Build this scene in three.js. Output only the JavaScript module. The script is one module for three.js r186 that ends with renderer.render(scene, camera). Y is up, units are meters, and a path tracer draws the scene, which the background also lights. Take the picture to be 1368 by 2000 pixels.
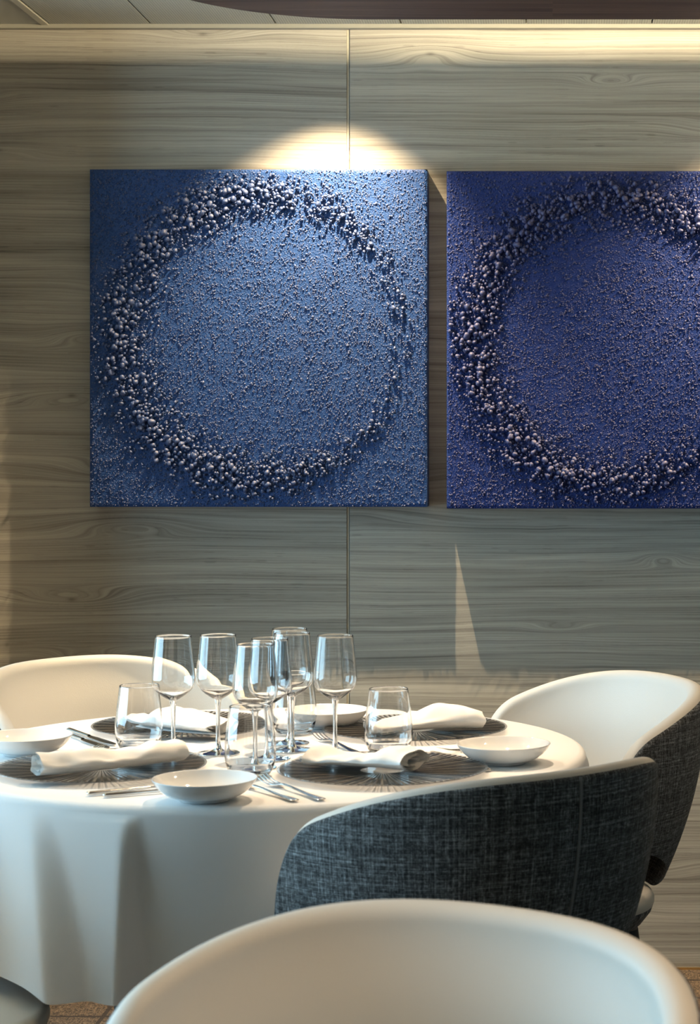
import * as THREE from 'three';
import { mergeGeometries, mergeVertices } from 'three/addons/utils/BufferGeometryUtils.js';
import { RoundedBoxGeometry } from 'three/addons/geometries/RoundedBoxGeometry.js';
import { RectAreaLightUniformsLib } from 'three/addons/lights/RectAreaLightUniformsLib.js';

// ───────────── camera, sky, daylight, exposure ─────────────
// x to the right, y up; the back wall lies at z = -4.89, the lens stands at z = 0, 1.285 m above the floor
const EYE = 1.285, FOCAL = 3970, WALL = 4.89, CEIL = 2.27, TABLE_Y = 0.758;
const scene = new THREE.Scene();
const camera = new THREE.PerspectiveCamera(2 * Math.atan(1150 / FOCAL) * 180 / Math.PI, 2160 / 2300, 0.05, 60);
camera.setViewOffset(2160, 2300, 0, 300, 1368, 2000);      // a shift lens: verticals stay vertical
camera.position.set(0, EYE, 0);
camera.focus = 4.1; camera.userData.fStop = 9;
const renderer = new THREE.WebGLRenderer({ antialias: true });
renderer.toneMapping = THREE.LinearToneMapping;
renderer.toneMappingExposure = 1.0;
renderer.shadowMap.enabled = true;
RectAreaLightUniformsLib.init();
scene.background = new THREE.Color().setRGB(1.3, 2.0, 2.5);   // bright overcast sea sky outside the window
const DAYLIGHT = 7.2, PICTURE_LAMP = 18.0, TABLE_LAMP = 3.2, ROOM_LAMP = 0.3, COVE = 1400;
const SKY_WINDOW = { x: -3.2, d0: 1.4, d1: 4.55, y0: 0.50, y1: 2.12 };
{ // daylight entering through the window opening in the left wall
  const w = SKY_WINDOW, light = new THREE.RectAreaLight(new THREE.Color().setRGB(0.47, 0.79, 1.0), DAYLIGHT, w.d1 - w.d0, w.y1 - w.y0);
  light.name = 'window_daylight';
  light.position.set(w.x + 0.02, (w.y0 + w.y1) / 2, -(w.d0 + w.d1) / 2);
  light.lookAt(light.position.x + 1, light.position.y, light.position.z);
  scene.add(light);
}
const WARM = new THREE.Color().setRGB(1.0, 0.75, 0.50), WARM_PICTURE = new THREE.Color().setRGB(1.0, 0.77, 0.47);

// ───────────── helpers ─────────────
function rng(seed) { let s = seed | 0; return () => { s = (s + 0x6d2b79f5) | 0; let t = Math.imul(s ^ (s >>> 15), 1 | s); t = (t + Math.imul(t ^ (t >>> 7), 61 | t)) ^ t; return ((t ^ (t >>> 14)) >>> 0) / 4294967296; }; }
const clamp = (x, a = 0, b = 1) => Math.min(b, Math.max(a, x)), lerp = (a, b, t) => a + (b - a) * t;
const smooth = (a, b, x) => { const t = clamp((x - a) / (b - a)); return t * t * (3 - 2 * t); };
function makeNoise(seed) {            // periodic value noise
  const r = rng(seed), N = 512, tab = new Float32Array(N * N).map(() => r());
  return (x, y, px = N, py = N) => {
    const xi = Math.floor(x), yi = Math.floor(y), fx = x - xi, fy = y - yi, m = (a, p) => ((a % p) + p) % p;
    const x0 = m(xi, px) & 511, x1 = m(xi + 1, px) & 511, y0 = (m(yi, py) & 511) * N, y1 = (m(yi + 1, py) & 511) * N;
    const u = fx * fx * (3 - 2 * fx), v = fy * fy * (3 - 2 * fy);
    return (tab[y0 + x0] * (1 - u) + tab[y0 + x1] * u) * (1 - v) + (tab[y1 + x0] * (1 - u) + tab[y1 + x1] * u) * v;
  };
}
function texture(w, h, channels, fill, srgb = false) {
  const data = new Uint8Array(w * h * 4), o = [0, 0, 0];
  for (let y = 0; y < h; y++) for (let x = 0; x < w; x++) {
    fill(x, y, o); const i = (y * w + x) * 4;
    if (channels === 1) o[1] = o[2] = o[0];
    data[i] = clamp(o[0]) * 255; data[i + 1] = clamp(o[1]) * 255; data[i + 2] = clamp(o[2]) * 255; data[i + 3] = 255;
  }
  const t = new THREE.DataTexture(data, w, h);
  t.wrapS = t.wrapT = THREE.RepeatWrapping; t.magFilter = THREE.LinearFilter; t.minFilter = THREE.LinearMipmapLinearFilter; t.generateMipmaps = true;
  if (srgb) t.colorSpace = THREE.SRGBColorSpace;
  t.needsUpdate = true; return t;
}
const toS = (c) => (c <= 0.0031308 ? c * 12.92 : 1.055 * Math.pow(c, 1 / 2.4) - 0.055);
const lin = (r, g, b) => new THREE.Color().setRGB(r, g, b);
const std = (o) => new THREE.MeshStandardMaterial(o), phys = (o) => new THREE.MeshPhysicalMaterial(o);
const taken = new Map();
const numbered = (n) => { const k = taken.get(n) ?? 0; taken.set(n, k + 1); return k ? n + '_' + String(k).padStart(3, '0') : n; };
function shade(o) { o.traverse((m) => { if (m.isMesh) m.castShadow = m.receiveShadow = true; }); return o; }
function thing(name, label, category, x = 0, y = 0, d = 0, turn = 0, group) {
  const o = new THREE.Group(); o.name = numbered(name); o.position.set(x, y, -d); o.rotation.y = turn;
  o.userData = { label, category }; if (group) o.userData.group = group; scene.add(o); return o;
}
function part(parent, name, geometry, material) { const m = new THREE.Mesh(geometry, material); m.name = name; m.castShadow = m.receiveShadow = true; parent.add(m); return m; }
function structure(name, geometry, material) { const m = part(scene, name, geometry, material); m.userData = { kind: 'structure' }; return m; }
function structureGroup(name) { const g = new THREE.Group(); g.name = name; g.userData = { kind: 'structure' }; scene.add(g); return g; }
function boxAt(x0, x1, y0, y1, d0, d1, radius = 0) {        // box between two depths, uv in metres
  const w = x1 - x0, h = y1 - y0, dp = d1 - d0, g = radius ? new RoundedBoxGeometry(w, h, dp, 2, radius) : new THREE.BoxGeometry(w, h, dp);
  g.translate((x0 + x1) / 2, (y0 + y1) / 2, -(d0 + d1) / 2);
  const p = g.attributes.position, n = g.attributes.normal, uv = g.attributes.uv;
  for (let i = 0; i < p.count; i++) {
    const ax = Math.abs(n.getX(i)), ay = Math.abs(n.getY(i)), az = Math.abs(n.getZ(i));
    if (ay > ax && ay > az) uv.setXY(i, p.getX(i), p.getZ(i)); else if (ax > az) uv.setXY(i, p.getZ(i), p.getY(i)); else uv.setXY(i, p.getX(i), p.getY(i));
  }
  return g;
}
// a surface from a grid of points; f(u, v) -> [x, y, z, s, t]
function grid(nu, nv, f, wrapU = false) {
  const pos = [], uv = [], idx = [];
  for (let j = 0; j <= nv; j++) for (let i = 0; i <= nu; i++) { const q = f(i / nu, j / nv, i, j); pos.push(q[0], q[1], q[2]); uv.push(q[3] ?? i / nu, q[4] ?? j / nv); }
  const W = nu + 1;
  for (let j = 0; j < nv; j++) for (let i = 0; i < nu; i++) { const a = j * W + i; idx.push(a, a + 1, a + W, a + 1, a + W + 1, a + W); }
  const g = new THREE.BufferGeometry();
  g.setAttribute('position', new THREE.Float32BufferAttribute(pos, 3)); g.setAttribute('uv', new THREE.Float32BufferAttribute(uv, 2)); g.setIndex(idx);
  g.computeVertexNormals();
  if (wrapU) { // the seam of a closed surface shares its normals
    const n = g.attributes.normal;
    for (let j = 0; j <= nv; j++) { const a = j * W, b = a + nu, v = new THREE.Vector3(n.getX(a) + n.getX(b), n.getY(a) + n.getY(b), n.getZ(a) + n.getZ(b)).normalize(); n.setXYZ(a, v.x, v.y, v.z); n.setXYZ(b, v.x, v.y, v.z); }
  }
  return g;
}
function lathe(points, segments = 64) { return new THREE.LatheGeometry(points.map(([r, y]) => new THREE.Vector2(r, y)), segments); }
function curve2(points, n) { return new THREE.SplineCurve(points.map(([a, b]) => new THREE.Vector2(a, b))).getPoints(n).map((p) => [Math.max(0, p.x), p.y]); }

// ───────────── procedural materials ─────────────
const nA = makeNoise(11), nB = makeNoise(23), nC = makeNoise(37);
const fbm = (n, x, y, o = 4) => { let s = 0, a = 0.5, t = 0; for (let i = 0; i < o; i++) { s += a * n(x + i * 17.3, y + i * 9.1); t += a; a *= 0.5; x *= 2; y *= 2; } return s / t; };
// flat-sawn horizontal veneer with cathedral loops and knots; the panel measures wm x hm metres
function veneer(W, H, wm, hm, seed, light, dark, knotCount) {
  const r = rng(seed), knots = [];
  for (let i = 0; i < knotCount; i++) knots.push({ x: r() * wm, y: (i + 0.15 + r() * 0.7) / knotCount * hm, a: (0.016 + 0.03 * r()) * (r() < 0.5 ? -1 : 1), sx: 0.05 + 0.16 * r() * r(), sy: 0.012 + 0.018 * r(), eye: r() < 0.45 });
  const ox = seed * 3.7, oy = seed * 1.9;
  return texture(W, H, 3, (px, py, o) => {
    const x = px / W * wm, y = py / H * hm;
    let t = y + 0.022 * (nA(x * 1.1 + ox, y * 5 + oy) - 0.5) + 0.008 * (nB(x * 3.1 + ox, y * 14 + oy) - 0.5) + 0.0022 * (nC(x * 14 + ox, y * 60 + oy) - 0.5), pit = 0;
    for (const k of knots) {
      const dx = (x - k.x) / k.sx, dy = (y - k.y) / k.sy, q = dx * dx + dy * dy;
      if (q < 9) { const e = Math.exp(-q); t += k.a * e; if (k.eye) pit += Math.exp(-(((x - k.x) / 0.011) ** 2 + ((y - k.y) / 0.0045) ** 2)); }
    }
    const p1 = t * 58 + 3.2 * nA(t * 8 + ox, x * 0.5 + 2), p2 = t * 150 + 4.5 * nB(t * 14 + oy, x * 0.4 + 5), s1 = p1 - Math.floor(p1), s2 = p2 - Math.floor(p2);
    const ring = Math.pow(s1, 3.5) * smooth(1, 0.93, s1) * (0.25 + 0.95 * smooth(0.3, 0.75, nC(Math.floor(p1) * 3.7 + 0.5, x * 1.6 + oy)));
    const ring2 = Math.pow(s2, 2.5) * smooth(1, 0.9, s2) * (0.2 + 0.8 * nA(Math.floor(p2) * 2.3 + 0.5, x * 2.4 + ox));
    const fibre = nC(x * 3 + ox, t * 330 + oy) * 0.5 + nA(x * 8 + oy, t * 700) * 0.5, pore = smooth(0.78, 0.92, nB(x * 24 + ox, y * 560 + oy)) * nA(x * 3 + 9, y * 30 + ox);
    const cloud = fbm(nB, x * 1.1 + ox, t * 9 + oy, 3);
    const p3 = t * 380 + 5 * nC(t * 20 + ox, x * 0.6), s3 = p3 - Math.floor(p3), ring3 = Math.pow(s3, 2) * (0.15 + 0.85 * nB(Math.floor(p3) * 1.9 + 0.5, x * 3.5 + oy));
    const band = fbm(nA, x * 1.6 + oy, t * 26 + ox, 3), band2 = nC(x * 2.5 + ox, t * 75 + oy);
    const v = clamp(0.82 - 0.36 * ring - 0.34 * ring2 - 0.26 * ring3 - 0.60 * (fibre - 0.5) - 0.25 * pore + 0.35 * (cloud - 0.5) + 0.62 * (band - 0.5) + 0.42 * (band2 - 0.5) - 0.5 * pit, -0.25, 1.35);
    for (let c = 0; c < 3; c++) o[c] = toS(clamp(lerp(dark[c], light[c], v)));
  }, true);
}
const WALL_LIGHT = [0.44, 0.405, 0.345], WALL_DARK = [0.145, 0.128, 0.108];
function wallMaterial(seed, x0, wm, knots) {
  const hm = CEIL / 2, map = veneer(1536, 2048, wm, hm, seed, WALL_LIGHT, WALL_DARK, knots);   // the print repeats, turned over, half-way up
  map.wrapS = map.wrapT = THREE.MirroredRepeatWrapping; map.repeat.set(1 / wm, 1 / hm); map.offset.set(-x0 / wm, 0);
  return std({ map, roughness: 0.5, color: 0xffffff });
}
const soffitMap = veneer(1024, 512, 1.6, 0.8, 77, [0.17, 0.105, 0.078], [0.05, 0.028, 0.020], 3); soffitMap.repeat.set(1 / 1.6, 1 / 0.8);
const soffitWood = phys({ map: soffitMap, roughness: 0.6, specularIntensity: 0.35 });
// two-tone tweed
const tweedFill = (() => { const r = rng(5), N = 512; const warp = Array.from({ length: N }, () => r()), weft = Array.from({ length: N }, () => r()); return { warp, weft, N }; })();
const tweedMap = texture(1024, 1024, 3, (x, y, o) => {
  const { warp, weft, N } = tweedFill, a = x >> 1, b = y >> 1, over = ((a + b) & 1);
  const slubW = nA(a * 0.9, b / 6, 461, 85), slubF = nB(a / 7, b * 0.9, 73, 461), fleck = nC(a * 0.97, b * 0.97, 497, 497);
  let v = over ? 0.42 * warp[a % N] + 0.5 * slubW + 0.3 * fleck : 0.42 * weft[b % N] + 0.5 * slubF + 0.3 * fleck;
  v = Math.pow(clamp(v - 0.20), 2.6) * 1.05 + 0.010 + 0.02 * nC(x * 0.5, y * 0.5, 512, 512);
  o[0] = toS(v * 0.95); o[1] = toS(v * 1.0); o[2] = toS(v * 1.04);
}, true);
tweedMap.repeat.set(1 / 0.62, 1 / 0.62);
const tweedBump = texture(512, 512, 1, (x, y, o) => { o[0] = (((x >> 1) + (y >> 1)) & 1) * 0.5 + 0.5 * nA(x * 0.7, y * 0.7, 358, 358); });
tweedBump.repeat.set(1 / 0.31, 1 / 0.31);
const tweed = phys({ map: tweedMap, bumpMap: tweedBump, bumpScale: 0.0008, roughness: 0.92, sheen: 0.25, sheenRoughness: 0.6, sheenColor: lin(0.5, 0.55, 0.6) });
const leather = phys({ color: lin(0.80, 0.755, 0.69), roughness: 0.48, bumpMap: texture(256, 256, 1, (x, y, o) => { o[0] = fbm(nA, x / 4, y / 4, 3); }), bumpScale: 0.00012, specularIntensity: 0.6 });
leather.bumpMap.repeat.set(12, 12);
const blackWood = std({ color: lin(0.012, 0.010, 0.009), roughness: 0.45 });
const stitch = std({ color: lin(0.30, 0.31, 0.32), roughness: 0.85 });
const linenBump = texture(512, 512, 1, (x, y, o) => { o[0] = 0.5 + 0.25 * Math.sin(x * Math.PI / 2) * Math.sin(y * Math.PI / 2) + 0.25 * (fbm(nB, x / 5, y / 5, 2) - 0.5); });
linenBump.repeat.set(1 / 0.16, 1 / 0.16);
const linen = phys({ color: lin(0.83, 0.84, 0.85), roughness: 0.82, bumpMap: linenBump, bumpScale: 0.0002, sheen: 0.2, sheenRoughness: 0.5 });
const napkinLinen = phys({ color: lin(0.86, 0.855, 0.84), roughness: 0.85, bumpMap: linenBump, bumpScale: 0.00025 });
const porcelain = phys({ color: lin(0.84, 0.845, 0.84), roughness: 0.06, specularIntensity: 1, clearcoat: 0.4, clearcoatRoughness: 0.04 });
const steel = std({ color: lin(0.78, 0.77, 0.75), metalness: 1, roughness: 0.14 });
const thinGlass = phys({ color: 0xffffff, transmission: 1, thickness: 0, roughness: 0.0, ior: 1.52 });
const solidGlass = phys({ color: 0xffffff, transmission: 1, thickness: 0.01, roughness: 0.0, ior: 1.52 });
const smokeGlass = phys({ color: lin(0.82, 0.82, 0.82), transmission: 1, thickness: 0, roughness: 0.0, ior: 1.5 });
const ribPaints = [[0.020, 0.019, 0.018], [0.055, 0.050, 0.044], [0.13, 0.115, 0.095]].map((c) => phys({ color: lin(...c), roughness: 0.25, specularIntensity: 1 }));
const brass = std({ color: lin(0.75, 0.54, 0.26), metalness: 1, roughness: 0.3 });
const trimPaint = std({ color: lin(0.56, 0.53, 0.44), roughness: 0.5 });
const darkGap = std({ color: lin(0.03, 0.028, 0.026), roughness: 0.8 });
const plaster = std({ color: lin(0.45, 0.42, 0.37), roughness: 0.9, bumpMap: texture(128, 128, 1, (x, y, o) => { o[0] = fbm(nC, x / 8, y / 8, 3); }), bumpScale: 0.0005 });
const panelBump = texture(64, 64, 1, (x, y, o) => { const dx = (x % 16) - 8, dy = (y % 16) - 8; o[0] = smooth(3, 5, Math.hypot(dx, dy)); });
const panelColor = texture(64, 64, 3, (x, y, o) => { const dx = (x % 16) - 8, dy = (y % 16) - 8, k = smooth(2.5, 4.5, Math.hypot(dx, dy)); o[0] = toS(lerp(0.20, 0.50, k)); o[1] = toS(lerp(0.19, 0.49, k)); o[2] = toS(lerp(0.16, 0.42, k)); }, true);
for (const t of [panelBump, panelColor]) t.repeat.set(1 / 0.024, 1 / 0.024);
const perforated = std({ map: panelColor, bumpMap: panelBump, bumpScale: 0.0008, roughness: 0.6 });
const plainPanel = std({ color: lin(0.42, 0.42, 0.37), roughness: 0.6 });
const carpetMap = texture(1024, 1024, 3, (x, y, o) => {
  const tx = x / 1024 * 0.6, ty = y / 1024 * 0.6, tuft = nA(x / 4, y / 4, 256, 256), slub = nB(x / 3, y / 10, 341, 102);
  const line = (ty % 0.15) < 0.012 || (tx % 0.2) < 0.010;
  const light = clamp(0.25 + 0.9 * (tuft - 0.35) + 0.6 * (slub - 0.5));
  const k = line ? 0.04 : light;
  o[0] = toS(lerp(0.02, 0.21, k)); o[1] = toS(lerp(0.013, 0.14, k)); o[2] = toS(lerp(0.010, 0.085, k));
}, true);
carpetMap.repeat.set(1 / 0.6, 1 / 0.6);
const carpetBump = texture(512, 512, 1, (x, y, o) => { o[0] = nC(x / 3, y / 3, 170, 170); }); carpetBump.repeat.set(1 / 0.3, 1 / 0.3);
const carpet = std({ map: carpetMap, bumpMap: carpetBump, bumpScale: 0.003, roughness: 0.95 });
const lampGlow = std({ color: 0x000000, emissive: lin(1.0, 0.82, 0.58), emissiveIntensity: 12 });

// ───────────── the room ─────────────
const ROOM = { x0: -3.2, x1: 2.6, d0: -2.4, d1: WALL };
structure('floor', boxAt(ROOM.x0 - 0.2, ROOM.x1 + 0.2, -0.15, 0, ROOM.d0 - 0.2, ROOM.d1 + 0.2), carpet);
{ // back wall: veneer panels on a substrate, aluminium channel between them
  const wall = structureGroup('wall_back');
  part(wall, 'substrate', boxAt(ROOM.x0 - 0.2, ROOM.x1 + 0.2, 0, CEIL + 0.2, WALL + 0.018, WALL + 0.2), darkGap);
  const joints = [-3.2, -1.74, -0.492, 0.756, 2.004, 2.6], seeds = [41, 3, 8, 19, 52];
  for (let i = 0; i < 5; i++) {
    const x0 = joints[i] + 0.0035, x1 = joints[i + 1] - 0.0035;
    part(wall, 'wall_panel', boxAt(x0, x1, 0.004, CEIL - 0.008, WALL, WALL + 0.018, 0.0012), wallMaterial(seeds[i], x0, x1 - x0, 10));
    if (i) part(wall, 'joint_channel', boxAt(joints[i] - 0.0035, joints[i] + 0.0015, 0.004, CEIL - 0.008, WALL + 0.004, WALL + 0.018), trimPaint);
  }
}
structure('wall_right', boxAt(ROOM.x1, ROOM.x1 + 0.2, 0, CEIL, ROOM.d0, ROOM.d1), plaster);
structure('wall_front', boxAt(ROOM.x0 - 0.2, ROOM.x1 + 0.2, 0, CEIL, ROOM.d0 - 0.2, ROOM.d0), plaster);
{
  const w = SKY_WINDOW, wall = structureGroup('wall_left'), x0 = ROOM.x0 - 0.2, x1 = ROOM.x0;
  part(wall, 'lower_wall', boxAt(x0, x1, 0, w.y0, ROOM.d0, ROOM.d1), plaster);
  part(wall, 'upper_wall', boxAt(x0, x1, w.y1, CEIL, ROOM.d0, ROOM.d1), plaster);
  part(wall, 'pier', boxAt(x0, x1, w.y0, w.y1, ROOM.d0, w.d0), plaster);
  part(wall, 'pier', boxAt(x0, x1, w.y0, w.y1, w.d1, ROOM.d1), plaster);
  const win = structureGroup('window_1'), frame = std({ color: lin(0.05, 0.05, 0.05), roughness: 0.4 });
  part(win, 'window_frame', mergeGeometries([boxAt(x0 + 0.06, x0 + 0.12, w.y0, w.y0 + 0.05, w.d0, w.d1), boxAt(x0 + 0.06, x0 + 0.12, w.y1 - 0.05, w.y1, w.d0, w.d1), boxAt(x0 + 0.06, x0 + 0.12, w.y0, w.y1, w.d0, w.d0 + 0.05), boxAt(x0 + 0.06, x0 + 0.12, w.y0, w.y1, w.d1 - 0.05, w.d1)]), frame);
  for (const d of [2.45, 3.5]) part(win, 'mullion', boxAt(x0 + 0.06, x0 + 0.12, w.y0, w.y1, d - 0.025, d + 0.025), frame);
  for (const [a, b] of [[w.d0, 2.45], [2.45, 3.5], [3.5, w.d1]]) part(win, 'pane', boxAt(x0 + 0.088, x0 + 0.092, w.y0, w.y1, a, b), thinGlass);
}
structure('trim_3', boxAt(-1.62, -1.37, 0, CEIL - 0.001, WALL - 0.48, WALL - 0.001, 0.003), plaster);   // pilaster just outside the picture, its shade falls on the wall beside it
{ // ceiling: slab, 300 mm perforated panels with open joints, plain border panel at the left
  const ceil = structureGroup('ceiling');
  part(ceil, 'slab', boxAt(ROOM.x0 - 0.2, ROOM.x1 + 0.2, CEIL + 0.016, CEIL + 0.2, ROOM.d0 - 0.2, ROOM.d1 + 0.2), darkGap);
  for (let i = -1; i < 12; i++) { const x = -1.263 + i * 0.3 + 0.0; if (i < 0) continue; const x0 = i === 0 ? -1.205 : x + 0.002; part(ceil, 'ceiling_panel', boxAt(x0, x + 0.298, CEIL, CEIL + 0.014, 1.2, WALL - 0.02, 0.001), perforated); }
  part(ceil, 'border_strip', boxAt(-1.225, -1.208, CEIL - 0.003, CEIL + 0.014, 1.2, WALL - 0.02), trimPaint);
  part(ceil, 'border_panel', boxAt(ROOM.x0, -1.228, CEIL, CEIL + 0.014, 1.2, WALL - 0.02), plainPanel);
  part(ceil, 'border_panel', boxAt(2.337, ROOM.x1, CEIL, CEIL + 0.014, 1.2, WALL - 0.02), plainPanel);
  part(ceil, 'border_panel', boxAt(ROOM.x0, ROOM.x1, CEIL, CEIL + 0.014, ROOM.d0, 1.197), plainPanel);
}
structure('trim_1', boxAt(ROOM.x0, ROOM.x1, CEIL - 0.010, CEIL + 0.010, WALL - 0.022, WALL + 0.001, 0.002), std({ color: lin(0.30, 0.285, 0.24), roughness: 0.5 }));
structure('baseboard_back', boxAt(ROOM.x0, ROOM.x1, 0, 0.0045, WALL - 0.004, WALL + 0.002), brass);
{ // dark wood soffit with a rounded corner and a cove light on its upper side
  const R = 0.403, X0 = -0.763, D1 = 4.082, Y0 = 2.12, Y1 = 2.174;
  const s = new THREE.Shape(); s.moveTo(ROOM.x1, 0.3); s.lineTo(ROOM.x1, D1); s.lineTo(X0 + R, D1); s.absarc(X0 + R, D1 - R, R, Math.PI / 2, Math.PI, false); s.lineTo(X0, 0.3); s.closePath();
  const inner = 0.03, s2 = new THREE.Shape(); s2.moveTo(ROOM.x1, 0.3); s2.lineTo(ROOM.x1, D1 - inner); s2.lineTo(X0 + R, D1 - inner); s2.absarc(X0 + R, D1 - R, R - inner, Math.PI / 2, Math.PI, false); s2.lineTo(X0 + inner, 0.3); s2.closePath();
  const soffit = structureGroup('trim_2');
  const board = new THREE.ExtrudeGeometry(s, { depth: 0.03, bevelEnabled: true, bevelSize: 0.003, bevelThickness: 0.003, bevelSegments: 2, curveSegments: 40 });
  board.rotateX(-Math.PI / 2); board.translate(0, Y0 + 0.003, 0); part(soffit, 'soffit_board', board, soffitWood);
  const lipShape = s.clone(); const lip = (() => { // upstand along the curved edge
    const pts = []; for (let k = 0; k <= 32; k++) { const a = Math.PI / 2 + k / 32 * Math.PI / 2; pts.push([X0 + R + R * Math.cos(a), D1 - R + R * Math.sin(a)]); }
    const sh = new THREE.Shape(); sh.moveTo(ROOM.x1, D1); for (const p of pts) sh.lineTo(p[0], p[1]); sh.lineTo(X0, 0.3); sh.lineTo(X0 + 0.018, 0.3);
    for (let k = 32; k >= 0; k--) { const a = Math.PI / 2 + k / 32 * Math.PI / 2; sh.lineTo(X0 + R + (R - 0.018) * Math.cos(a), D1 - R + (R - 0.018) * Math.sin(a)); }
    sh.lineTo(ROOM.x1, D1 - 0.018); sh.closePath();
    const g = new THREE.ExtrudeGeometry(sh, { depth: Y1 - Y0 - 0.036, bevelEnabled: false, curveSegments: 32 }); g.rotateX(-Math.PI / 2); g.translate(0, Y0 + 0.036, 0); return g;
  })();
  part(soffit, 'upstand', lip, soffitWood);
  // cove light: an LED strip behind the upstand, seen only by its light on the wall
  const strip = thing('cove_light_strip', 'warm LED strip hidden behind the dark wood soffit edge', 'light');
  part(strip, 'profile', boxAt(-0.42, 2.55, 2.158, 2.170, 3.985, 4.005), trimPaint);
  part(strip, 'led_strip', boxAt(-0.42, 2.55, 2.170, 2.174, 3.990, 3.998), std({ color: 0x000000, emissive: lin(1.0, 0.82, 0.5), emissiveIntensity: 3 }));
  const cove = new THREE.RectAreaLight(lin(1.0, 0.83, 0.53), COVE, 2.97, 0.004); cove.name = 'cove_light';
  cove.position.set(1.065, 2.172, -4.0); cove.lookAt(1.065, 2.172, -5); scene.add(cove);
  // the strip goes on round the curved corner and along the left edge
  const glow = std({ color: 0x000000, emissive: lin(1.0, 0.82, 0.5), emissiveIntensity: 3 });
  const run = (x, d, turn, len, share) => { // turn: direction it faces, 0 = to the wall, 90 degrees = to the left
    const m = part(strip, 'led_strip', new THREE.BoxGeometry(len, 0.004, 0.008), glow); m.position.set(x + 0.006 * Math.sin(turn), 2.172, -(d - 0.006 * Math.cos(turn))); m.rotation.y = turn;
    const l = new THREE.RectAreaLight(lin(1.0, 0.83, 0.53), COVE * share, len, 0.004); l.name = 'cove_light'; l.position.set(x, 2.172, -d); l.lookAt(x - Math.sin(turn), 2.172, -(d + Math.cos(turn))); scene.add(l);
  };
  const RC = R - 0.082;
  for (const a of [15, 45, 75]) { const q = a * Math.PI / 180; run(X0 + R - RC * Math.sin(q), D1 - R + RC * Math.cos(q), q, 0.165, 0.4); }
  run(X0 + 0.082, 2.35, Math.PI / 2, 2.6, 1);
}
// recessed ceiling lamps: bezel, glowing lens, and the spot light in front of it
function downlight(x, y, d, target, intensity, color, angle, penumbra, label, group, size = 0.03, soft = 1) {
  const t = thing('ceiling_spotlight', label, 'spotlight', x, y, d, 0, group);
  part(t, 'bezel', lathe([[size, 0.004], [size, -0.004], [size * 1.25, -0.004], [size * 1.35, 0], [size * 1.35, 0.004], [size, 0.004]], 32), trimPaint);
  part(t, 'lamp_lens', lathe([[0, 0.001], [size, 0.001], [size, 0.003], [0, 0.003]], 32), lampGlow);
  const s = new THREE.SpotLight(color, intensity, 0, angle, penumbra, 2); s.position.set(x, y - 0.008, -d); s.shadow.radius = soft; s.castShadow = true; s.name = 'spot';
  s.target.position.set(target[0], target[1], -target[2]); scene.add(s); scene.add(s.target); s.shadow.mapSize.set(2048, 2048); s.shadow.camera.near = 0.02;
}
const LAMP_D = WALL - 0.285;
downlight(-0.49, CEIL - 0.004, LAMP_D, [-0.58, 1.05, WALL - 0.07], PICTURE_LAMP, WARM_PICTURE, 0.75, 1.0, 'small ceiling spotlight aimed down at the left blue relief', 'picture spotlights', 0.014, 0.35);
downlight(0.68, CEIL - 0.004, LAMP_D, [0.48, 1.05, WALL - 0.07], PICTURE_LAMP, WARM_PICTURE, 0.75, 1.0, 'small ceiling spotlight aimed down at the right blue relief', 'picture spotlights', 0.014, 0.35);
// lamps over the tables: [x, height, depth, aimed at x, aimed at depth, share, half angle, label]
for (const [x, y, d, ax, ad, k, angle, l] of [
  [-1.02, CEIL, 3.95, -0.42, 3.58, 1.4, 0.66, 'round ceiling spotlight behind the white rear chair at left'],
  [-0.20, 2.12, 3.62, -0.46, 3.40, 2.4, 0.47, 'round soffit spotlight above the rear of the table'],
  [0.62, 2.12, 3.35, -0.35, 3.55, 0.6, 0.60, 'round soffit spotlight to the right of the table'],
  [0.30, 2.12, 1.40, -0.20, 1.75, 1.1, 0.56, 'round soffit spotlight above the foreground chair'],
  [-1.90, CEIL, 2.40, -1.90, 2.60, 0.8, 1.10, 'round ceiling spotlight by the window'],
  [1.70, 2.12, 2.60, 1.70, 2.90, 0.8, 1.10, 'round soffit spotlight at the right side of the room'],
  [-0.30, 2.12, -0.90, -0.30, -0.90, 0.8, 1.05, 'round soffit spotlight behind the camera']])
  downlight(x, y - 0.004, d, [ax, 0.7, ad], (angle > 1 ? ROOM_LAMP : TABLE_LAMP) * k, WARM, angle, 0.6, l, 'room spotlights', 0.035, 1.2);

// ───────────── two relief paintings ─────────────
const reliefNoise = (x, y) => 0.62 * nA(x * 45, y * 45) + 0.38 * nB(x * 90 + 7, y * 90);
const pebbleShapes = [1, 2, 3, 4, 5].map((k) => {
  const r = rng(900 + k), g = mergeVertices(new THREE.IcosahedronGeometry(1, 2).deleteAttribute('uv').deleteAttribute('normal')), p = g.attributes.position;
  const ax = [0.85 + 0.55 * r(), 0.7 + 0.4 * r(), 0.65 + 0.4 * r()], ph = [r() * 6, r() * 6, r() * 6];
  for (let i = 0; i < p.count; i++) { const x = p.getX(i), y = p.getY(i), z = p.getZ(i), b = 1 + 0.20 * Math.sin(2.4 * x + ph[0]) + 0.14 * Math.sin(2.7 * y + ph[1]) + 0.08 * Math.sin(2.9 * z + ph[2]); p.setXYZ(i, x * ax[0] * b, y * ax[1] * b, z * ax[2] * b); }
  g.computeVertexNormals(); return g;
});
const grainShape = mergeVertices(new THREE.IcosahedronGeometry(1, 1).deleteAttribute('uv').deleteAttribute('normal')); grainShape.computeVertexNormals();
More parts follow.
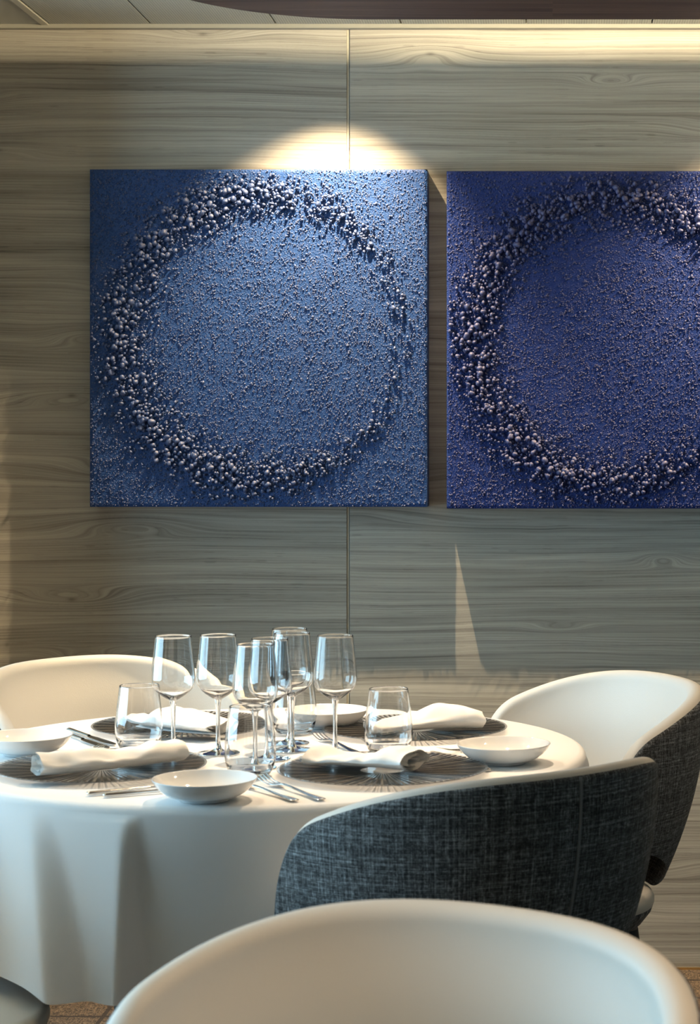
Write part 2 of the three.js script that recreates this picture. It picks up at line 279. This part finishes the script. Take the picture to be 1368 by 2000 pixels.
function relief(name, label, x0, y0, seed, color, ring) {
  const S = 0.8, T = 0.072, t = thing(name, label, 'painting', x0, y0, WALL - T - 0.002, 0, 'blue relief paintings');   // local: 0..S across and up, front face at z = 0
  const rb = rng(seed + 5), BN = 2048, hm = new Float32Array(BN * BN), mm = BN / S / 1000;      // splatter of fine grains
  for (let k = 0; k < 40000; k++) {
    const cx = rb() * BN, cy = rb() * BN, rad = (0.9 + 1.5 * rb() * rb()) * mm * (rb() < 0.03 ? 1.6 : 1), ht = rad * (0.45 + 0.55 * rb()), R0 = Math.ceil(rad);
    for (let y = -R0; y <= R0; y++) for (let x = -R0; x <= R0; x++) { const q = (x * x + y * y) / (rad * rad); if (q < 1) { const i = ((Math.floor(cy) + y + BN) % BN) * BN + ((Math.floor(cx) + x + BN) % BN), h = ht * Math.sqrt(1 - q); if (h > hm[i]) hm[i] = h; } }
  }
  const bump = texture(BN, BN, 1, (px, py, o) => { o[0] = hm[py * BN + px] / (4 * mm) + 0.10 * nC(px * 0.3, py * 0.3); });
  const paint = phys({ color, roughness: 0.5, specularIntensity: 0.6, ior: 1.45, specularColor: lin(1.0, 0.84, 0.64), bumpMap: bump, bumpScale: 0.004 });
  const pebblePaint = phys({ color, roughness: 0.62, specularIntensity: 1, ior: 1.95, specularColor: lin(1.0, 0.84, 0.62) });
  const edgePaint = std({ color, roughness: 0.6 });
  const side = new THREE.BoxGeometry(S, S, T - 0.003); side.translate(S / 2, S / 2, -(T + 0.003) / 2); part(t, 'stretcher_box', side, edgePaint);
  const off = seed * 13.7;
  part(t, 'textured_face', grid(160, 160, (u, v) => { const e = Math.min(u, v, 1 - u, 1 - v), h = reliefNoise(u * S + off, v * S) ; return [u * S, v * S, -0.003 + smooth(0, 0.004, e) * (0.0022 + 0.0015 * h), u, v]; }), paint);
  const r = rng(seed), gauss = () => (r() + r() + r() + r() - 2) * 0.9, stones = [];
  const cells = new Map(), key = (x, y) => Math.floor(x / 0.02) + ',' + Math.floor(y / 0.02);
  for (let tries = 0; tries < 14000 && stones.length < ring.count; tries++) {
    const a = r() * Math.PI * 2, deg = a * 180 / Math.PI, [dens, mean, half, size] = ring.at(deg);
    if (r() > dens) continue;
    const g = gauss(), R = mean + half * g * 1.6, x = S / 2 + ring.dx + R * Math.cos(a), y = S / 2 + ring.dy + R * Math.sin(a);
    if (x < 0.006 || y < 0.008 || x > S - 0.006 || y > S - 0.006) continue;
    const core = Math.exp(-g * g * 1.6);
    let rad = (0.0018 + 0.0052 * Math.pow(r(), 1.5) * (0.35 + 0.75 * core) + 0.0018 * core * r()) * size * 0.80, hit = false, lift = 0;
    for (let i = -1; i <= 1; i++) for (let j = -1; j <= 1; j++) for (const q of cells.get(key(x + i * 0.02, y + j * 0.02)) ?? []) { const dd = Math.hypot(q.x - x, q.y - y); if (dd < (q.rad + rad) * 0.66) hit = true; else if (dd < q.rad + rad) lift += 0.001; }
    if (hit) { if (r() < 0.75) continue; rad *= 0.8; lift += 0.0035; }
    const st = { x, y, rad, z: rad * (0.35 + 0.3 * r()) + 0.002 + Math.min(lift, 0.006) + core * 0.002 }; stones.push(st);
    const k = key(x, y); if (!cells.has(k)) cells.set(k, []); cells.get(k).push(st);
  }
  const grains = new THREE.InstancedMesh(grainShape, pebblePaint, 20000), GM = new THREE.Matrix4(), GQ = new THREE.Quaternion(), GE = new THREE.Euler(), GP = new THREE.Vector3(), GS = new THREE.Vector3();
  for (let k = 0; k < 20000; k++) {
    const gr = (0.0007 + 0.0013 * Math.pow(rb(), 1.6)) * (rb() < 0.04 ? 1.5 : 1);
    GE.set(rb() * 6.3, rb() * 6.3, rb() * 6.3); GQ.setFromEuler(GE); GP.set(0.002 + rb() * (S - 0.004), 0.002 + rb() * (S - 0.004), gr * (0.1 + 0.5 * rb()));
    grains.setMatrixAt(k, GM.compose(GP, GQ, GS.set(gr * (0.8 + 0.7 * rb()), gr, gr * (0.7 + 0.5 * rb()))));
  }
  grains.name = 'paint_grains'; grains.userData = { kind: 'stuff', label: 'fine blue grit covering the face' }; grains.castShadow = grains.receiveShadow = true; t.add(grains);
  stones.sort((p, q) => q.rad - p.rad);
  const rest = stones.slice(300), im = new THREE.InstancedMesh(pebbleShapes[0], pebblePaint, rest.length), M = new THREE.Matrix4(), Q = new THREE.Quaternion(), E = new THREE.Euler();
  stones.forEach((s, i) => {
    E.set(r() * 6.3, r() * 6.3, r() * 6.3); Q.setFromEuler(E);
    if (i < 300) { const m = part(t, 'pebble', pebbleShapes[i % 5], pebblePaint); m.position.set(s.x, s.y, s.z); m.quaternion.copy(Q); m.scale.setScalar(s.rad); }
    else im.setMatrixAt(i - 300, M.compose(new THREE.Vector3(s.x, s.y, s.z), Q, new THREE.Vector3(s.rad, s.rad, s.rad)));
  });
  im.name = 'small_pebbles'; im.userData = { kind: 'stuff', label: 'small blue painted pebbles filling the ring' }; im.castShadow = im.receiveShadow = true; t.add(im);
}
const wrapDeg = (d) => ((d % 360) + 360) % 360;
const table1 = (rows) => (deg) => { const d = wrapDeg(deg); for (let i = 0; i + 1 < rows.length; i++) if (d >= rows[i][0] && d <= rows[i + 1][0]) { const f = (d - rows[i][0]) / (rows[i + 1][0] - rows[i][0]); return [1, 2, 3, 4].map((k) => lerp(rows[i][k], rows[i + 1][k], f)); } return rows[0].slice(1); };
relief('relief_painting', 'square blue pebble relief shown whole, on the wall above the wine glasses', -1.0976, 1.115, 71, lin(0.015, 0.050, 0.165),
  { dx: -0.009, dy: 0.006, count: 2400, at: table1([[0, 0.16, 0.345, 0.030, 0.75], [30, 0.28, 0.350, 0.030, 0.8], [50, 0.62, 0.352, 0.030, 0.8], [75, 0.9, 0.338, 0.040, 0.95], [110, 1, 0.326, 0.045, 1.1], [150, 1, 0.320, 0.050, 1.1], [185, 1, 0.316, 0.050, 1.1], [225, 1, 0.322, 0.050, 1.15], [262, 1, 0.335, 0.045, 1.15], [288, 0.8, 0.338, 0.034, 1.0], [305, 0.35, 0.345, 0.026, 0.85], [330, 0.2, 0.350, 0.026, 0.8], [360, 0.16, 0.345, 0.030, 0.75]]) });
relief('relief_painting', 'square blue pebble relief at the right, cut off by the picture edge', -0.2513, 1.111, 137, lin(0.007, 0.025, 0.135),
  { dx: -0.012, dy: 0.002, count: 2400, at: table1([[0, 0.2, 0.335, 0.030, 0.8], [40, 0.75, 0.338, 0.036, 1.0], [80, 1, 0.338, 0.044, 1.15], [120, 1, 0.330, 0.046, 1.15], [160, 1, 0.326, 0.044, 1.1], [200, 1, 0.326, 0.044, 1.1], [240, 1, 0.330, 0.046, 1.1], [270, 0.9, 0.338, 0.040, 1.05], [290, 0.6, 0.338, 0.036, 1.0], [320, 0.3, 0.340, 0.032, 0.85], [360, 0.2, 0.335, 0.030, 0.8]]) });

// ───────────── chairs ─────────────
const SHELL = { Rx: 0.284, Rz: 0.266, H: 0.827, a: 0.087, p: 1.559, n: 2.129, base: 0.456, T: 0.034, end: 92.5 * Math.PI / 180, turn: 76 * Math.PI / 180 };
const shellBase = (phi) => SHELL.base + 0.11 * smooth(0.25, 1.5, Math.abs(phi));
function rimHeight(phi) {
  const q = Math.abs(phi), h = SHELL.H - SHELL.a * Math.pow(1 - Math.cos(q), SHELL.p), s = clamp((q - SHELL.turn) / (SHELL.end - SHELL.turn));
  const b = shellBase(phi) + 0.012; return b + (h - b) * Math.pow(Math.max(0, 1 - Math.pow(s, 3.0)), 1 / 3.0);
}
function shellPoint(phi, off, y) {      // local axes: the back of the chair towards +z
  const c = Math.cos(phi), s = Math.sin(phi), e = 2 / SHELL.n;
  return [(SHELL.Rx + off) * Math.sign(s) * Math.pow(Math.abs(s), e), y, (SHELL.Rz + off) * Math.sign(c) * Math.pow(Math.abs(c), e)];
}
const lean = (drop) => -0.72 * drop * drop;
const chairGeo = (() => {
  const N = 120, steps = 18;
  const prof = (phi) => { // the closed section at phi as points [offset, height] from the inner foot over the rim to the outer foot
    const h = rimHeight(phi), base = shellBase(phi), T = SHELL.T * clamp((h - base) / 0.05, 0.25, 1), rad = T / 2, hc = h - rad, out = [];
    for (let k = 0; k <= steps; k++) { const y = lerp(base, hc, 1 - Math.pow(1 - k / steps, 1.6)), drop = hc - y; out.push([lean(drop) * 0.92 - rad - 0.014 * smooth(0, 0.09, drop), y]); }
    for (let k = 1; k <= 10; k++) { const a = Math.PI - k / 10 * Math.PI * 0.80; out.push([rad * Math.cos(a), hc + rad * Math.sin(a)]); }
    const rim = out.length - 1;
    for (let k = 1; k <= 4; k++) { const a = Math.PI * (0.20 - k / 4 * 0.20); out.push([(rad + 0.0015) * Math.cos(a), hc + (rad + 0.0015) * Math.sin(a)]); }
    for (let k = 1; k <= steps; k++) { const y = lerp(hc, base - 0.008, k / steps); out.push([lean(hc - y) + rad + 0.0015, y]); }
    return { out, rim };
  };
  const phis = Array.from({ length: N + 1 }, (_, i) => { const u = i / N * 2 - 1; return SHELL.end * Math.sign(u) * (1 - Math.pow(1 - Math.abs(u), 1.35)); });
  const sections = phis.map(prof), rim = sections[0].rim, total = sections[0].out.length - 1;
  const arc = phis.map((p) => p * 0.285);
  const piece = (a, b) => grid(N, b - a, (u, v, i, j) => { const q = sections[i].out[a + j]; const p = shellPoint(phis[i], q[0], q[1]); return [...p, arc[i], q[1]]; });
  const liner = piece(0, rim), outer = piece(rim, total);
  const seam = (() => { const s = prof(0).out.slice(rim + 1, total - 1).map((q) => new THREE.Vector3(...shellPoint(0.0001, q[0] + 0.0012, q[1]))); return new THREE.TubeGeometry(new THREE.CatmullRomCurve3(s), 40, 0.0024, 6); })();
  // seat pad: rounded square outline, cream top and tweed underside
  const outline = (k, a) => { const n = 2.5, e = 2 / n, c = Math.cos(a), s = Math.sin(a); return [0.232 * k * Math.sign(c) * Math.pow(Math.abs(c), e), 0.205 * k * Math.sign(s) * Math.pow(Math.abs(s), e)]; };
  const stack = (rows) => grid(72, rows.length - 1, (u, v, i, j) => { const [k, y] = rows[j], [x, z] = outline(k, -u * Math.PI * 2); return [x, y, z - 0.030, x, z]; }, true);
  const seatTop = stack([[0.99, 0.434], [1.0, 0.440], [1.0, 0.447], [0.985, 0.454], [0.95, 0.4585], [0.7, 0.461], [0.35, 0.462], [0.001, 0.462]]);
  const seatBase = stack([[0.001, 0.376], [0.55, 0.376], [0.75, 0.384], [0.90, 0.402], [0.975, 0.424], [0.992, 0.4355], [0.9, 0.436], [0.001, 0.436]]);
  const leg = (() => { const g = new THREE.CylinderGeometry(0.028, 0.016, 0.385, 20, 6); g.translate(0, -0.1925, 0); const p = g.attributes.position; for (let i = 0; i < p.count; i++) { const f = -p.getY(i) / 0.385; p.setZ(i, p.getZ(i) * 0.8 + 0.060 * f); } g.computeVertexNormals(); return g; })();
  return { liner, outer, seam, seatTop, seatBase, leg };
})();
function chair(x, d, theta, label) {     // theta: direction of the back, 0 = away from the camera, 90 degrees = right
  const t = thing('tub_chair', label, 'chair', x, 0, d, Math.PI - theta, 'white leather and grey tweed tub chairs');
  part(t, 'shell_liner', chairGeo.liner, leather).userData.label = 'white leather inside and rim of the shell';
  const o = part(t, 'outer_shell', chairGeo.outer, tweed); o.userData.label = 'dark grey tweed back of the shell';
  part(o, 'seam', chairGeo.seam, stitch);
  part(t, 'seat_pad', chairGeo.seatTop, leather); part(t, 'seat_base', chairGeo.seatBase, tweed);
  for (const a of [45, 135, 225, 315]) { const l = part(t, 'leg', chairGeo.leg, blackWood), r = a * Math.PI / 180; l.position.set(0.152 * Math.sin(r), 0.385, 0.152 * Math.cos(r)); l.rotation.y = r; }
  return t;
}
chair(-0.010, 3.761, 1.124, 'white tub chair behind the table at right, near the wall under the right painting');
chair(-0.145, 2.990, 2.442, 'tub chair seen from behind, dark grey tweed back at the right front of the table');
chair(-0.821, 4.012, -0.877, 'white tub chair behind the table at left, facing the camera behind the wine glasses');
chair(-0.174, 1.741, 0.52, 'large blurred white tub chair closest to the camera, cut off by the bottom edge');
chair(-0.985, 2.930, Math.PI + 0.76, 'tub chair of which only a seat corner shows under the tablecloth at lower left');

// ───────────── table and cloth ─────────────
const TX = -0.48, TD = 3.41, TR = 0.535;
{
  const t = thing('dining_table', 'round pedestal dining table hidden under the white cloth', 'table', TX, 0, TD);
  part(t, 'tabletop', lathe([[0, 0.715], [TR - 0.012, 0.715], [TR - 0.006, 0.72], [TR - 0.006, 0.748], [TR - 0.012, 0.7535], [0, 0.7535]], 96), blackWood);
  part(t, 'pedestal', lathe([[0, 0.03], [0.05, 0.03], [0.045, 0.1], [0.045, 0.715], [0, 0.715]], 40), blackWood);
  part(t, 'base', lathe([[0, 0], [0.23, 0], [0.235, 0.012], [0.22, 0.02], [0.06, 0.035], [0, 0.035]], 64), blackWood);
  const deg = Math.PI / 180;
  // folds: [angle from the camera direction, positive to the right; width; reach at the hem; slant]
  // [crest angle, drift to the hem, width on the right, width on the left, reach]
  const folds = [[-13.2, 0.3, 1.1, 8, 0.050, 0.5], [-31.0, 8.5, 3.6, 9, 0.072, 0.95], [-42, 1, 2, 6, 0.05, 0.6], [-62, 0, 5, 8, 0.055], [-88, 0, 5, 8, 0.055], [-112, 0, 5, 7, 0.05], [-150, 0, 5, 7, 0.012], [-178, 0, 5, 7, 0.04], [160, 0, 5, 7, 0.03], [128, 0, 6, 8, 0.012], [92, 0, 4, 6, 0.03], [72, 0, 4, 6, 0.025], [42, 0, 5, 7, 0.010]];
  const reach = (th, f) => { let m = 0; for (const [c, sl, wr, wl, a, grow = 0.62] of folds) { let q = th - c - sl * f; q = ((q + 540) % 360) - 180; const e = q > 0 ? Math.exp(-Math.pow(q / wr, 1.6)) : Math.exp(-Math.pow(-q / wl, 1.15)); m = Math.max(m, a * e * Math.pow(f, grow)); } return m; };
  const ease = (th, f) => { let s = 0; for (const k of [-2, -1, 0, 1, 2]) s += reach(th + k * 0.35, f); return s / 5; };
  const cloth = grid(540, 70, (u, v, i, j) => {
    const th = u * 360 - 180, a = th * deg; let r, y;
    if (j <= 20) { r = (j / 20) * (TR - 0.012); y = TABLE_Y; }
    else if (j <= 28) { const b = (j - 20) / 8 * Math.PI / 2; r = TR - 0.012 + 0.014 * Math.sin(b); y = TABLE_Y - 0.014 + 0.014 * Math.cos(b); }
    else {
      const f = (j - 28) / 42, hem = 0.498 + 0.006 * Math.cos(th * 5 * deg) - 0.016 * Math.exp(-(((th + 16) / 10) ** 2));
      y = lerp(TABLE_Y - 0.014, hem, f);
      r = TR + 0.002 - 0.006 * smooth(0, 0.5, f) + ease(th, f);
    }
    y += 0.0006 * (nA(r * 14 * Math.cos(a) + 60, r * 14 * Math.sin(a) + 60) - 0.5) * (j <= 20 ? 1 : 0);
    return [r * Math.sin(a), y, r * Math.cos(a), r * Math.sin(a), j <= 24 ? r * Math.cos(a) : r + (TABLE_Y - y)];
  }, true);
  const c = thing('tablecloth', 'plain white linen tablecloth hanging in folds over the round table', 'tablecloth', TX, 0, TD);
  part(c, 'cloth', cloth, linen);
}

// ───────────── table settings ─────────────
const Y = TABLE_Y + 0.0006, onTable = (px, py, h = 0) => { const d = (EYE - Y - h) * FOCAL / (py - 850); return [(px - 1080) / FOCAL * d, d]; };
const cutleryGroup = 'cutlery on the white cloth';
// wine glass, 196 mm tall
const wine = (() => {
  const outer = curve2([[0.0040, 0.0885], [0.0125, 0.0940], [0.0240, 0.1020], [0.0325, 0.1115], [0.0357, 0.1225], [0.0352, 0.1380], [0.0330, 0.1620], [0.0296, 0.196]], 44);
  const inner = outer.map(([r, y]) => [Math.max(0.0004, r - 0.0011), y + (y < 0.108 ? 0.0028 * (0.108 - y) / 0.0195 : 0)]).reverse();
  const bowl = lathe([...outer.slice(2), [0.02912, 0.19655], ...inner.slice(0, -1), [0, 0.0935]], 72);
  const stem = lathe([...curve2([[0, 0.0905], [0.0050, 0.0905], [0.0062, 0.0898], [0.0045, 0.081], [0.0036, 0.06], [0.0036, 0.03], [0.0052, 0.012], [0.0115, 0.0052], [0.024, 0.0026], [0.0332, 0.0019]], 40), [0.0338, 0.0012], [0.0334, 0.0004], [0.0, 0.0004]], 56);
  return { bowl, stem };
})();
function wineGlass(px, d, label) {
  const t = thing('wine_glass', label, 'wine glass', (px - 1080) / FOCAL * d, Y, d, 0, 'stemmed wine glasses on the table');
  part(t, 'bowl', wine.bowl, solidGlass); part(t, 'stem_and_foot', wine.stem, solidGlass);
}
for (const a of [[338.5, 3.345, 'wine glass at far left, between the left tumbler and the next wine glass'], [426, 3.361, 'wine glass second from the left, before the napkin on the rear left plate'], [499, 3.212, 'foremost wine glass, directly behind the front water tumbler'], [527, 3.302, 'wine glass overlapped by the foremost one, just right of it'],
  [571, 3.395, 'wine glass in the middle right pair, the one in front'], [566, 3.470, 'wine glass in the middle right pair, the one behind'], [655, 3.352, 'wine glass at far right, before the rear white bowl']]) wineGlass(...a);
const tumbler = (() => {
  const outer = curve2([[0.0, 0.0005], [0.020, 0.0004], [0.0285, 0.0022], [0.0345, 0.010], [0.0385, 0.024], [0.0396, 0.040], [0.0378, 0.064], [0.0345, 0.090], [0.0322, 0.108]], 44);
  const glass = lathe([...outer, [0.0316, 0.1085], ...outer.filter(([, y]) => y > 0.0105).map(([r, y]) => [r - 0.0013 * (y > 0.02 ? 1 : 1.6), y]).reverse(), [0.026, 0.0098], [0.014, 0.0078], [0, 0.0075]], 72);
  return glass;
})();
function waterGlass(px, d, label) {
  const t = thing('water_tumbler', label, 'tumbler', (px - 1080) / FOCAL * d, Y, d, 0, 'stemless water tumblers');
  part(t, 'glass_body', tumbler, solidGlass);
}
for (const a of [[271.5, 3.400, 'clear tumbler at far left, behind the napkin of the front left plate'], [489, 3.140, 'clear tumbler in front of the foremost wine glass, behind the front bowl'], [575, 3.585, 'clear tumbler at the back, behind the middle pair of wine glasses'], [759.5, 3.355, 'clear tumbler at far right, between the two right napkins']]) waterGlass(...a);

const bowlGeo = lathe([[0, 0.0012], [0.031, 0.0012], [0.033, 0], [0.036, 0.0], [0.0375, 0.0016], ...curve2([[0.039, 0.003], [0.054, 0.0085], [0.067, 0.0185], [0.0758, 0.0312]], 14), [0.0752, 0.0320], [0.0742, 0.0316], ...curve2([[0.0735, 0.0305], [0.065, 0.0200], [0.052, 0.0105], [0.036, 0.0058], [0, 0.0045]], 18)], 96);
for (const [px, d, l] of [[400, 2.935, 'shallow white porcelain bowl at the front edge of the table'], [984, 3.267, 'shallow white porcelain bowl at the right edge, in front of the rear right chair'], [51, 3.356, 'shallow white porcelain bowl at the left edge, cut off by the picture edge'], [638, 3.671, 'shallow white porcelain bowl at the rear, seen between the right wine glasses']]) {
  const t = thing('porcelain_bowl', l, 'bowl', (px - 1080) / FOCAL * d, Y, d, 0, 'white bread bowls'); part(t, 'bowl_body', bowlGeo, porcelain);
}
// glass charger plates with dark radial ribs
const chargerDisc = lathe([[0, 0.0034], [0.085, 0.0034], [0.150, 0.0062], [0.1605, 0.0074], [0.1635, 0.0084], [0.1640, 0.0094], [0.1630, 0.0102], [0.149, 0.0088], [0.084, 0.0058], [0, 0.0058]], 128);
const RIBS = 84, ribGeo = (() => {   // a flat wedge fused to the underside of the glass
  const rows = [[0.035, 0.0004], [0.078, 0.0008], [0.105, 0.0012], [0.130, 0.0017], [0.150, 0.0021], [0.1575, 0.0021], [0.1600, 0.0012]], v = [], idx = [], uv = [];
  rows.forEach(([r, w]) => { const y = r < 0.085 ? 0.0033 : lerp(0.0034, 0.0073, clamp((r - 0.085) / 0.0755)); for (const [q, dy] of [[-1, 0.0018], [-1, 0.0028], [1, 0.0028], [1, 0.0018]]) { v.push(w * q, y + dy, r); uv.push(q, r); } });
  for (let j = 0; j + 1 < rows.length; j++) for (let i = 0; i < 4; i++) { const a = j * 4 + i, b = j * 4 + (i + 1) % 4; idx.push(a, a + 4, b, b, a + 4, b + 4); }
  const e = (rows.length - 1) * 4; idx.push(0, 1, 3, 1, 2, 3, e, e + 3, e + 1, e + 1, e + 3, e + 2);
  const g = new THREE.BufferGeometry(); g.setAttribute('position', new THREE.Float32BufferAttribute(v, 3)); g.setAttribute('uv', new THREE.Float32BufferAttribute(uv, 2)); g.setIndex(idx); const f = g.toNonIndexed(); f.computeVertexNormals(); return f;
})();
for (const [px, d, l] of [[198, 3.19, 'ribbed smoky glass charger plate at front left, under a rolled napkin'], [748, 3.163, 'ribbed smoky glass charger plate at front right, under a folded napkin'], [811, 3.606, 'ribbed smoky glass charger plate at rear right, before the rear right chair'], [360, 3.644, 'ribbed smoky glass charger plate at rear left, behind the left wine glasses']]) {
  const t = thing('charger_plate', l, 'plate', (px - 1080) / FOCAL * d, Y, d, 0, 'glass charger plates');
  part(t, 'glass_disc', chargerDisc, smokeGlass);
  for (let k = 0; k < RIBS; k++) part(t, 'rib', ribGeo, ribPaints[(k * 7 + px) % 3]).rotation.y = k / RIBS * Math.PI * 2;
}
// napkins: a cloth rolled up flat, swept along a slightly bent line
function napkin(label, A, B, o) {      // A, B: [x, depth] of the two ends
  const dx = B[0] - A[0], dz = -(B[1] - A[1]), L = Math.hypot(dx, dz), t = thing('napkin', label, 'napkin', A[0], Y + 0.0105, A[1], Math.atan2(-dz, dx), 'white linen napkins');
  const turns = o.turns ?? 2.2, n = 120, m = 46, th = 0.0022, seedOff = o.seed * 5.3;
  const cross = [];   // closed outline of the rolled sheet: outward along the outside, back along the inside
  const spiral = (s, side) => { const a = s * turns * Math.PI * 2 + (o.phase ?? 0), r = lerp(0.30, 1, Math.pow(s, 0.8)) + side * 0.045; return [r * Math.cos(a), r * Math.sin(a)]; };
  for (let i = 0; i <= n; i++) cross.push(spiral(i / n, 1)); for (let i = n; i >= 0; i--) cross.push(spiral(i / n, -1)); cross.push(cross[0]);
  const K = cross.length - 1;
  const g = grid(K, m, (u, v, i, j) => {
    const q = cross[i], x = v * L, wr = 0.008 * (nA(v * 5 + seedOff, q[0] * 1.3 + 20) - 0.5) + 0.004 * (nB(v * 11 + seedOff, q[1] * 2 + 30) - 0.5);
    const w = lerp(o.w[0], o.w[1], smooth(0, 1, v)) + wr, hgt = lerp(o.h[0], o.h[1], smooth(0, 1, v)) + wr * 0.7;
    const bend = (o.bend ?? 0) * Math.sin(v * Math.PI), rise = (o.rise ?? 0) * Math.sin(clamp((v - 0.25) / 0.75) * Math.PI);
    const tip = 0.006 * (nC(q[0] * 1.5 + seedOff, q[1] * 1.5 + 9) - 0.5) * (j === 0 || j === m ? 1 : 0), sag = 0.006 * Math.sin(v * 7 + o.seed) * Math.max(0, q[1]);
    const yy = Math.max(-1, q[1] > 0 ? q[1] : Math.sign(q[1]) * Math.pow(Math.abs(q[1]), 1.5) * 0.98);
    return [x + tip, hgt * (1 + yy) + rise * (0.5 + 0.5 * q[1]) + sag + 0.0005, q[0] * w + bend, x, i / K * 0.4];
  });
  part(t, 'rolled_cloth', g, napkinLinen);
}
napkin('rolled white napkin on the front left plate, its open end toward the left', [-0.780, 3.065], [-0.592, 3.215], { w: [0.026, 0.034], h: [0.0150, 0.0145], bend: 0.014, rise: 0.006, seed: 1, phase: 0.5 });
napkin('folded white napkin on the front right plate, its open end toward the right', [-0.372, 3.175], [-0.212, 3.100], { w: [0.044, 0.046], h: [0.0120, 0.0185], bend: -0.012, rise: -0.004, seed: 2, phase: 2.4 });
napkin('puffy white napkin on the rear right plate, beside the right tumbler', [-0.322, 3.500], [-0.128, 3.560], { w: [0.034, 0.040], h: [0.0130, 0.0185], bend: -0.012, rise: 0.006, seed: 3, phase: 1.2 });
napkin('folded white napkin on the rear left plate, behind the left wine glasses', [-0.735, 3.600], [-0.575, 3.500], { w: [0.040, 0.040], h: [0.0165, 0.0150], bend: 0.010, rise: 0.006, seed: 4, phase: 3.6 });

// cutlery
const sweepFlat = (rows, segs = 10) => { // rows of [distance, half width, half thickness, height]
  return grid(segs * 2, rows.length - 1, (u, v, i, j) => { const [x, w, h, y] = rows[j], a = u * Math.PI * 2; return [x, y + h * Math.sin(a), w * Math.cos(a), x, u]; }, true);
};
const handleRows = [[0.000, 0.0004, 0.0003, 0.0036], [0.001, 0.0046, 0.0026, 0.0036], [0.004, 0.0052, 0.0032, 0.0036], [0.03, 0.0048, 0.0030, 0.0036], [0.07, 0.0038, 0.0026, 0.0036], [0.098, 0.0034, 0.0024, 0.0036]];
const knifeHandle = sweepFlat(handleRows), knifeBlade = sweepFlat([[0.096, 0.0036, 0.0016, 0.0036], [0.104, 0.0060, 0.0011, 0.0034], [0.12, 0.0080, 0.0009, 0.0034], [0.17, 0.0085, 0.0008, 0.0034], [0.198, 0.0078, 0.0006, 0.0034], [0.212, 0.0042, 0.0005, 0.0034], [0.216, 0.0004, 0.0003, 0.0034]]);
const forkHandle = sweepFlat([[0, 0.0004, 0.0003, 0.003], [0.002, 0.0066, 0.0014, 0.003], [0.012, 0.0078, 0.0015, 0.003], [0.05, 0.0048, 0.0014, 0.0036], [0.10, 0.0030, 0.0017, 0.0062], [0.128, 0.0034, 0.0016, 0.0066], [0.142, 0.0100, 0.0011, 0.0042], [0.155, 0.0115, 0.0010, 0.0030], [0.160, 0.0112, 0.0009, 0.0032], [0.161, 0.001, 0.0004, 0.0032]]);
const tineGeo = sweepFlat([[0.156, 0.0014, 0.0009, 0.0030], [0.175, 0.0012, 0.0009, 0.0040], [0.192, 0.0010, 0.0008, 0.0072], [0.203, 0.0004, 0.0004, 0.0104]], 5);
function piece(kind, label, from, to) {   // from: handle end, to: a point in the direction of the tip
  const t = thing(kind === 'knife' ? 'table_knife' : 'table_fork', label, kind, from[0], Y, from[1], Math.atan2(to[1] - from[1], to[0] - from[0]), cutleryGroup);
  if (kind === 'knife') { part(t, 'handle', knifeHandle, steel); part(t, 'blade', knifeBlade, steel); }
  else { part(t, 'handle', forkHandle, steel); for (const z of [-0.0096, -0.0032, 0.0032, 0.0096]) part(t, 'tine', tineGeo, steel).position.z = z; }
}
piece('knife', 'steel knife at front left, the one nearer the plate, running behind the front bowl', onTable(169, 1555), onTable(302, 1541));
piece('knife', 'steel knife at front left, the one nearer the table edge, running behind the front bowl', onTable(201, 1558), onTable(313, 1549));
piece('fork', 'steel fork right of the front bowl, the one nearer the bowl', [-0.368, 2.914], [-0.4565, 3.034]);
piece('fork', 'steel fork right of the front bowl, the one nearer the front right plate', [-0.331, 2.922], [-0.411, 3.042]);
piece('knife', 'steel knife at the left edge beside the cut-off bowl, the upper of the pair', onTable(134, 1428), onTable(231, 1460));
piece('knife', 'steel knife at the left edge beside the cut-off bowl, the lower of the pair', onTable(122, 1434), onTable(222, 1468));
piece('fork', 'steel fork whose tines show between the cut-off bowl and the rolled napkin', [-0.885, 3.240], [-0.745, 3.397]);
piece('fork', 'steel fork behind the far right wine glass, tines toward the rear', onTable(697, 1473), onTable(612, 1438));
piece('fork', 'steel fork whose tines show left of the right bowl', [-0.020, 3.470], [-0.190, 3.352]);
piece('knife', 'steel knife whose handle end shows right of the front right plate', onTable(956, 1508), [-0.190, 3.345]);

scene.traverse((o) => { if (o.isLight && o.castShadow === false && !o.isRectAreaLight) o.castShadow = true; });
renderer.render(scene, camera);
